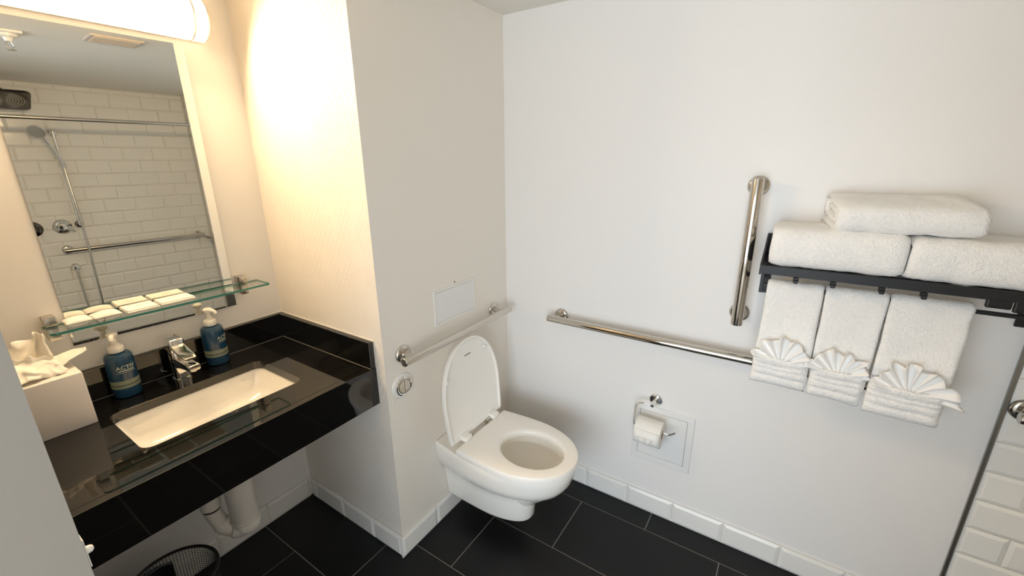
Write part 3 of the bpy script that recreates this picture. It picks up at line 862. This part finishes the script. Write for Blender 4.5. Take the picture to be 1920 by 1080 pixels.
add('arm', tube(arc([(-0.052, -0.768, 0.580), (-0.053, -0.740, 0.580), (-0.054, -0.712, 0.577), (-0.058, -0.698, 0.562), (-0.064, -0.697, 0.525), (RX, -0.698, RZ+0.012), (RX, -0.706, RZ), (RX, -0.74, RZ), (RX, -0.82, RZ), (RX, -0.845, RZ+0.001), (RX-0.002, -0.868, RZ+0.020)], 6), 0.0040, 12), 'chrome', ph, smooth=True)
tr = root('toilet_roll', (RX, -0.765, RZ-0.05), 'white toilet paper roll with the end folded to a point', 'toilet roll')
ry0, ry1 = -0.712, -0.818
RC = RZ-0.012
add('roll', lathe([(0.019, 0.0), (0.052, 0.0), (0.0535, 0.0015), (0.0535, ry0-ry1-0.0015), (0.052, ry0-ry1), (0.019, ry0-ry1), (0.019, 0.0)], (RX, ry1, RC), 'y', 48), 'paper', tr, smooth=True)
add('core', lathe([(0.0188, -0.0004), (0.0165, -0.0004), (0.0165, ry0-ry1+0.0004), (0.0188, ry0-ry1+0.0004), (0.0188, -0.0004)], (RX, ry1, RC), 'y', 32), 'card_core', tr, smooth=True)
def tail(u, w):          # loose end coming over the front
    a = math.radians(60 + 150*w)
    rr = 0.0545 + 0.004*w
    return (RX - rr*math.sin(a), ry0-0.001+(ry1-ry0+0.002)*u, RC + rr*math.cos(a))
sheet('loose_sheet', tail, 6, 20, 'paper', tr, 0.0008)
def fold(u, w):          # folded point lying on the sheet
    a = math.radians(92 + 52*w); rr = 0.0588 + 0.003*math.sin(u*PI*5)*(1-w)*1.2
    half = (ry0-ry1)/2*0.62*(1-w*0.93)
    return (RX - rr*math.sin(a), (ry0+ry1)/2+0.004 + half*(u*2-1), RC + rr*math.cos(a))
sheet('folded_point', fold, 24, 12, 'paper', tr, 0.0008)

# ================================================================== TOWEL RACK
RY0, RY1 = -1.078, -1.712
XF = -0.215; ZR = 1.243
rk = root('towel_rack', (0.0, -1.36, 1.12), 'black metal wall rack with shelf, hooks and towel bar', 'towel rack')
for yy, s_ in ((RY0, -1), (RY1, 1)):
    wpl = add('wall_plate', box(-0.008, -0.0005, min(yy, yy+s_*0.024), max(yy, yy+s_*0.024), 1.115, 1.322, 0.0015, 1), 'black_metal', rk)
    bm = box(XF+0.001, -0.008, min(yy, yy+s_*0.009), max(yy, yy+s_*0.009), ZR-0.013, ZR+0.013, 0.001, 1)
    add('side_arm', bm, 'black_metal', rk)
    # raised end plate that keeps the towels in
    bm = bmesh.new()
    pr = [(XF-0.004, ZR-0.016), (XF-0.004, ZR+0.014), (-0.10, ZR+0.052), (-0.030, ZR+0.080), (-0.008, ZR+0.080), (-0.008, ZR-0.016)]
    ya, yb = yy+0.004, yy-0.001
    loft([[(x, ya, z) for x, z in pr], [(x, yb, z) for x, z in pr]], bm)
    add('end_brace', bm, 'black_metal', rk)
    bm = box(-0.135, -0.008, min(yy, yy+s_*0.007), max(yy, yy+s_*0.007), 1.168, 1.184, 0.001, 1)
    if yy == RY0: box(-0.141, -0.129, min(yy, yy+s_*0.010), max(yy, yy+s_*0.010), 1.150, 1.2290, 0.001, 1, bm=bm)
    add('bar_arm', bm, 'black_metal', rk)
add('front_rail', box(XF-0.004, XF+0.004, RY1, RY0, ZR-0.013, ZR+0.013, 0.001, 1), 'black_metal', rk)
for xx in (-0.165, -0.118, -0.070, -0.024):
    add('shelf_rod', tube([(xx, RY1+0.002, ZR+0.004), (xx, RY0-0.002, ZR+0.004)], 0.0045, 12), 'black_metal', rk, smooth=True)
add('towel_bar', box(-0.1395, -0.1305, RY1+0.004, RY0-0.004, 1.1705, 1.1815, 0.0015, 1), 'black_metal', rk)
for yy in (-1.170, -1.258, -1.364, -1.448):
    bm = box(XF-0.006, XF+0.006, yy-0.007, yy+0.007, ZR-0.026, ZR-0.0135, 0.0015, 1)
    box(XF-0.013, XF-0.005, yy-0.0055, yy+0.0055, ZR-0.030, ZR-0.020, 0.0015, 1, bm=bm)
    add('hook', bm, 'black_metal', rk)
bm = box(XF-0.005, XF+0.006, -1.606, -1.560, ZR-0.033, ZR-0.0095, 0.005, 3)
box(XF-0.005, XF+0.006, -1.628, -1.608, ZR-0.038, ZR-0.010, 0.004, 3, bm=bm)
add('fold_joint', bm, 'black_metal', rk)

# ---- towels
def ribbon(path, th, y0, y1, ny, seed, amp=0.003, taper=None, fr=30):
    """thick cloth strip: path in (x, z), swept along y"""
    P = [Vector((a, 0, b)) for a, b in path]
    n = len(P); bm = bmesh.new(); N = []
    for i in range(n):
        t_ = (P[min(i+1, n-1)]-P[max(i-1, 0)]).normalized()
        N.append(Vector((-t_.z, 0, t_.x)))
    # closed section: outer side, round end, inner side, round end
    sec = []
    for i in range(n): sec.append((P[i]+N[i]*th/2, i))
    te = (P[-1]-P[-2]).normalized()
    sec.append((P[-1]+te*th*0.45, n-1))
    for i in range(n-1, -1, -1): sec.append((P[i]-N[i]*th/2, i))
    ts = (P[0]-P[1]).normalized()
    sec.append((P[0]+ts*th*0.45, 0))
    loops = []
    for j in range(ny+1):
        f = j/ny; lp = []
        for p, i in sec:
            a, b = (y0, y1) if taper is None else taper(i/(n-1), y0, y1)
            y = a+(b-a)*f
            q = Vector((p.x, y, p.z))
            # round the cloth's cut ends a little
            e = min(f, 1-f)*abs(b-a)
            sh = 0.25*th*max(0, 1-e/(th*0.6))
            cN = N[i]
            side = 1 if (p-P[i]).dot(cN) > 0 else -1
            q -= cN*side*sh
            w = noise.noise_vector(q*fr+Vector((seed, seed*2.1, 0)))*amp
            w2 = noise.noise_vector(q*fr*4+Vector((0, seed, 5)))*amp*0.45
            lp.append(q+w+w2)
        loops.append(lp)
    return loft(loops, bm)

def spiral_path(x0, x1, z0, z1, th, turns, n=10, phase=0):
    """flat roll fold seen from its end: outside inwards, starts under the back edge"""
    pts = []; k = 0
    xa, xb, za, zb = x0, x1, z0, z1
    xa += th/2; xb -= th/2; za += th/2; zb -= th/2
    pts.append((xb, za))
    for t_ in range(turns):
        # bottom, to the front
        r_ = (zb-za)/2
        for i in range(1, n): pts.append((xb+(xa+r_-xb)*i/n, za))
        for i in range(n+1):
            a = PI*i/n; pts.append((xa+r_-r_*abs(math.sin(a))**0.55*0.95, (za+zb)/2-r_*math.copysign(abs(math.cos(a))**0.62, math.cos(a))))
        for i in range(1, n): pts.append((xa+r_+(xb-th-xa-r_)*i/n, zb))
        za += th*1.02; zb -= th*1.02; xa += th*1.02; xb -= th*1.02
        if zb-za < th*0.4: break
        r2 = (zb+th*1.02-za)/2
        for i in range(1, n):
            a = PI*i/n; pts.append((xb+r2*math.sin(a)*0.8, (zb+th*1.02+za)/2+r2*math.cos(a)))
    return pts
def folded_towel(name, label, x0, x1, z0, z1, y0, y1, th, turns, seed, skew=None, grp=None):
    bm = ribbon(spiral_path(x0, x1, z0, z1, th, turns), th, y0, y1, 26, seed, amp=0.0040, fr=22)
    if skew:
        for v_ in bm.verts: v_.co = skew(v_.co)
    o = add(name, bm, 'towel', None, smooth='all', base=((x0+x1)/2, (y0+y1)/2, z0))
    return tag(o, label, 'towel', grp)
ZS = ZR+0.010
folded_towel('folded_towel', 'folded white bath towel on the left half of the rack shelf', -0.222, -0.012, ZS, ZS+0.118, -1.399, -1.092, 0.028, 2, 1, grp='folded towels on the rack shelf')
folded_towel('folded_towel', 'folded white bath towel on the right half of the rack shelf', -0.222, -0.012, ZS, ZS+0.112, -1.690, -1.4035, 0.027, 2, 2, grp='folded towels on the rack shelf')
def skew_top(c):
    f = max(0.0, (c.x+0.02)/-0.20)
    rel = max(0.0, (c.z-(ZS+0.117))/0.1)
    return Vector((c.x, c.y-0.030*f, c.z-0.030*f**1.3*rel))
folded_towel('folded_towel', 'folded white towel lying on top of the two shelf towels', -0.215, -0.025, ZS+0.117, ZS+0.215, -1.503, -1.210, 0.0235, 2, 3, skew=skew_top, grp='folded towels on the rack shelf')

def hanging_towel(label, yt0, yt1, yb0, yb1, zb, seed, hook_out=0.0):
    t_ = root('hand_towel', (-0.135, (yt0+yt1)/2, zb), label, 'towel', 'hand towels on the rack bar')
    th = 0.013
    xb_, zt = -0.135, 1.176
    rb = 0.0065+th/2+0.002
    path = []
    n1 = 22
    for i in range(n1): path.append((xb_-rb-0.010-hook_out+(0.010+hook_out)*(i/n1)**1.4, zb+(zt-zb)*i/n1))
    for i in range(9):
        a = PI*i/8; path.append((xb_-rb*math.cos(a), zt+rb*math.sin(a)*1.0))
    for i in range(1, 15): path.append((xb_+rb-0.004*i/14, zt-0.26*i/14))
    def tp(f, a, b):
        k = max(0.0, min(1.0, 1-f*len(path)/n1))      # 1 at the front hem, 0 at the bar
        return yt0+(yb0-yt0)*k, yt1+(yb1-yt1)*k
    bm = ribbon(path, th, yt0, yt1, 22, seed, amp=0.0028, taper=tp, fr=16)
    # soft vertical waves
    for v_ in bm.verts:
        k = max(0, min(1, (zt-v_.co.z)/(zt-zb)))
        v_.co.x += 0.006*k*math.sin((v_.co.y*38)+seed*2.0+v_.co.z*6)
    add('cloth', bm, 'towel', t_, smooth='all')
    # turned-up pocket with woven bands
    xw = xb_-rb-0.010-hook_out
    bm = bmesh.new(); lps = []
    prof = [(0.004, 0.000), (-0.010, -0.002), (-0.018, 0.006), (-0.0215, 0.016), (-0.0215, 0.026), (-0.0165, 0.0300), (-0.0225, 0.034), (-0.0235, 0.046), (-0.0235, 0.053), (-0.0180, 0.0570), (-0.0235, 0.061), (-0.0235, 0.068), (-0.0182, 0.0720), (-0.0235, 0.076), (-0.0230, 0.094), (-0.020, 0.099), (-0.016, 0.096), (-0.0125, 0.080), (-0.008, 0.040), (0.004, 0.012)]
    ny = 24
    for j in range(ny+1):
        f = j/ny; lp = []
        for a, b in prof:
            e = min(f, 1-f)
            sh = max(0, 1-e/0.10); sh = sh*sh*0.55
            ya = yb0+(yb1-yb0)*f
            ya += (0.006 if f > 0.5 else -0.006)*(1-b/0.1)*0.0
            q = Vector((xw+a*(1-sh), ya + (-1 if f < 0.5 else 1)*(-1 if yb0 > yb1 else 1)*0*0.004, zb+b-0.004*math.sin(f*PI)*(1 if b > 0.05 else 0)))
            lp.append(q+noise.noise_vector(q*22+Vector((seed, 3, 0)))*0.0032+noise.noise_vector(q*70+Vector((seed, 3, 0)))*0.0012)
        lps.append(lp)
    loft(lps, bm)
    add('turned_pocket', bm, 'towel', t_, smooth='all')
    return xw
def fan(label, xw, yc, zb, rad, a0, a1, npl, seed, flare=0.0):
    """pleated fan of a folded washcloth standing out of the pocket"""
    ob = []
    bm = bmesh.new(); nu, nr = npl*8, 10
    g = []
    for i in range(nu+1):
        u = i/nu; row = []
        ang = math.radians(a0+(a1-a0)*u) 
        for j in range(nr+1):
            f = j/nr
            rr = rad*(0.90+0.10*math.sin(u*PI)+0.24*noise.noise(Vector((u*11, seed*3.7, 0))))
            rad_ = 0.012+(rr-0.012)*f
            pl = math.sin(u*npl*2*PI)
            pl = math.copysign(abs(pl)**0.7, pl)
            dep = (0.0022+0.0115*f*(0.7+0.5*noise.noise(Vector((u*6, seed*5.1, 2)))))*pl
            wob = 0.004*f*noise.noise(Vector((u*9+seed, f*2, 1)))
            fl = flare*f*f*(max(0, u-0.75)/0.25)
            side = (0.0022+0.006*f)*math.cos(u*npl*2*PI)*0.5
            y = yc - (rad_*math.sin(ang)*0.94 + side) - fl*0.03
            z = zb + rad_*math.cos(ang) - fl*0.018
            x = xw-0.0125 - 0.012*f*f - dep + wob - 0.004
            row.append(bm.verts.new((x, y, z)))
        g.append(row)
    for i in range(nu):
        for j in range(nr):
            bm.faces.new((g[i][j], g[i+1][j], g[i+1][j+1], g[i][j+1]))
    o = add('washcloth', bm, 'washcloth', None, smooth='all', base=(xw-0.015, yc, zb))
    md = o.modifiers.new('thickness', 'SOLIDIFY'); md.thickness = 0.0026; md.offset = 0
    return tag(o, label, 'washcloth', 'fan-folded washcloths in the towel pockets')
xw = hanging_towel('left hanging hand towel on the black rack, nearest the vertical bar', -1.102, -1.247, -1.096, -1.246, 0.857, 1)
fan('fan-folded washcloth tucked into the left hanging towel', xw, -1.170, 0.930, 0.092, -78, 78, 7, 1)
xw = hanging_towel('middle hanging hand towel on the black rack', -1.251, -1.397, -1.252, -1.384, 0.852, 4)
fan('fan-folded washcloth tucked into the middle hanging towel', xw, -1.318, 0.926, 0.090, -76, 76, 8, 2)
xw = hanging_towel('right hanging hand towel on the black rack, slightly wider', -1.401, -1.566, -1.392, -1.556, 0.846, 7, 0.010)
fan('fan-folded washcloth tucked into the right hanging towel, flaring out', xw, -1.478, 0.921, 0.098, -80, 82, 8, 3, 1.0)

# ================================================================== SHOWER (seen in the mirror)
FY = YS+0.009      # face of the shower tiles
cr = root('curtain_rod', (XW, -1.75, 1.845), 'steel shower curtain rod spanning the room, seen in the mirror', 'rod')
add('rod', tube([(XW+0.001, -1.75, 1.850), (-0.001, -1.75, 1.850)], 0.0125, 20), 'satin_steel', cr, smooth=True)
for xx, ax in ((XW+0.0005, 'x'), (-0.0125, '-x')):
    add('rod_flange', lathe([(0.030, 0), (0.030, 0.004), (0.018, 0.012), (0.0135, 0.02)], (xx, -1.75, 1.850), ax, 24), 'satin_steel', cr, smooth=True)
rh = root('rain_shower', (-1.125, FY, 2.04), 'dark square rain shower head at the left of the mirror', 'shower head')
add('shower_arm', tube(arc([(-1.125, FY, 2.060), (-1.125, FY+0.12, 2.062), (-1.125, FY+0.25, 2.052), (-1.125, FY+0.275, 2.015)], 6), 0.011, 16), 'dark_chrome', rh, smooth=True)
hcx, hcy, hcz = -1.125, FY+0.275, 1.985
tilt = Matrix.Translation((hcx, hcy, hcz)) @ Matrix.Rotation(math.radians(24), 4, 'X') @ Matrix.Translation((-hcx, -hcy, -hcz))
loops = [[(x, y, z) for x, y in rrect(hcx, hcy, h, h, h*0.30, 8)] for h, z in ((0.118, hcz-0.006), (0.125, hcz-0.003), (0.125, hcz+0.004), (0.10, hcz+0.010), (0.03, hcz+0.018), (0.016, hcz+0.032))]
bm = loft(loops); bmesh.ops.transform(bm, matrix=tilt, verts=bm.verts)
hd = add('head_plate', bm, 'dark_chrome', rh, smooth=True)
for k in range(1, 8):
    rr = 0.0135*k
    bm = lathe([(rr, -0.0061), (rr+0.0016, -0.0074), (rr+0.0032, -0.0061)], (hcx, hcy, hcz), 'z', 40)
    bmesh.ops.transform(bm, matrix=tilt, verts=bm.verts)
    add('nozzle_ring', bm, 'satin_steel', hd, smooth=True)
hs = root('hand_shower', (-0.908, FY, 1.10), 'chrome hand shower with slide rail and hose, seen in the mirror', 'shower')
add('slide_rail', tube([(-0.908, FY+0.045, 1.09), (-0.908, FY+0.045, 1.815)], 0.010, 16), 'chrome', hs, smooth=True)
for zz in (1.10, 1.79):
    bm = tube([(-0.908, FY, zz), (-0.908, FY+0.05, zz)], 0.013, 18)
    lathe([(0.026, 0), (0.026, 0.006), (0.018, 0.010), (0.012, 0.012)], (-0.908, FY, zz), 'y', 26, bm=bm)
    add('rail_bracket', bm, 'dark_chrome' if zz < 1.5 else 'chrome', hs, smooth=True)
add('slider', lathe([(0, -0.02), (0.019, -0.02), (0.021, 0), (0.019, 0.02), (0, 0.02)], (-0.908, FY+0.048, 1.56), 'z', 20), 'chrome', hs, smooth=True)
hp = [(-0.908, FY+0.072, 1.545), (-0.925, FY+0.082, 1.62), (-0.958, FY+0.100, 1.72), (-0.982, FY+0.118, 1.775)]
add('handle', tube(arc(hp, 5), [0.011]*5+[0.012]*5+[0.0135]*6, 16), 'chrome', hs, smooth=True)
hax = Vector((-0.30, 0.78, -0.55)).normalized(); hu = hax.orthogonal().normalized()
add('spray_head', lathe([(0, -0.012), (0.022, -0.010), (0.046, 0.004), (0.050, 0.014), (0.046, 0.018), (0, 0.018)], (-0.998, FY+0.125, 1.800), (hu, hax.cross(hu), hax), 32), 'chrome', hs, smooth=True)
add('hose', tube(arc([(-0.906, FY+0.066, 1.53), (-0.905, FY+0.09, 1.30), (-0.905, FY+0.105, 1.00), (-0.910, FY+0.105, 0.80), (-0.920, FY+0.08, 0.42), (-0.950, FY+0.06, 0.27), (-0.985, FY+0.05, 0.30), (-1.003, FY+0.045, 0.45), (-1.004, FY+0.042, 0.62), (-1.003, FY+0.040, 0.735)], 8), 0.0078, 12), 'satin_steel', hs, smooth=True)
ol = root('hose_outlet', (-1.003, FY, 0.759), 'round chrome hose outlet low on the shower tiles', 'outlet')
bm = lathe([(0.031, 0), (0.031, 0.006), (0.024, 0.014), (0.016, 0.030), (0.016, 0.046), (0, 0.050)], (-1.003, FY, 0.759), 'y', 28)
add('outlet_cup', bm, 'chrome', ol, smooth=True)
add('outlet_neck', tube([(-1.003, FY+0.038, 0.757), (-1.003, FY+0.040, 0.733)], 0.011, 14), 'chrome', ol, smooth=True)
def valve(x, z, label, mname, lever):
    r_ = root('shower_valve', (x, FY, z), label, 'shower valve', 'controls on the shower wall')
    add('cover_plate', lathe([(0.057, 0), (0.057, 0.004), (0.052, 0.010), (0.034, 0.016), (0.028, 0.034), (0.024, 0.046), (0, 0.048)], (x, FY, z), 'y', 36), mname, r_, smooth=True)
    if lever:
        add('lever', tube([(x+0.004, FY+0.040, z-0.004), (x+0.045, FY+0.050, z-0.030), (x+0.062, FY+0.052, z-0.040)], [0.009, 0.0075, 0.006], 14), mname, r_, smooth=True)
valve(-1.006, 1.090, 'round chrome shower mixer with lever, seen in the mirror', 'chrome', True)
valve(-1.168, 1.088, 'dark round shower control at the left edge of the mirror', 'dark_chrome', False)

# ---- ceiling fittings (seen in the mirror)
cv = root('ceiling_vent', (-0.85, -0.52, H), 'beige rectangular ceiling vent seen in the mirror', 'vent')
add('vent_frame', box(-0.955, -0.755, -0.60, -0.44, H-0.009, H-0.0003, 0.002, 1), 'vent_paint', cv)
for k in range(5):
    yy = -0.585+0.030*k
    add('vent_slat', box(-0.940, -0.770, yy, yy+0.018, H-0.0135, H-0.0092, 0.001, 1), 'vent_paint', cv)
sk = root('ceiling_sprinkler', (-1.20, -0.80, H), 'white ceiling plate with chrome sprinkler at the top left of the mirror', 'sprinkler')
add('mount_plate', box(-1.34, -1.145, -0.755, -0.640, H-0.010, H-0.0003, 0.002, 1), 'white_plastic', sk)
add('sprinkler_cup', lathe([(0.036, 0), (0.034, -0.010), (0.018, -0.016), (0.012, -0.030), (0.0, -0.030)], (-1.19, -0.70, H-0.0102), 'z', 26), 'white_plastic', sk, smooth=True)
bm = tube([(-1.198, -0.70, H-0.040), (-1.203, -0.70, H-0.058), (-1.19, -0.70, H-0.074)], 0.003, 8)
tube([(-1.182, -0.70, H-0.040), (-1.177, -0.70, H-0.058), (-1.19, -0.70, H-0.074)], 0.003, 8, bm)
lathe([(0, 0.0), (0.016, 0.0), (0.017, -0.002), (0, -0.003)], (-1.19, -0.70, H-0.074), 'z', 20, bm)
add('sprinkler_frame', bm, 'chrome', sk, smooth=True)
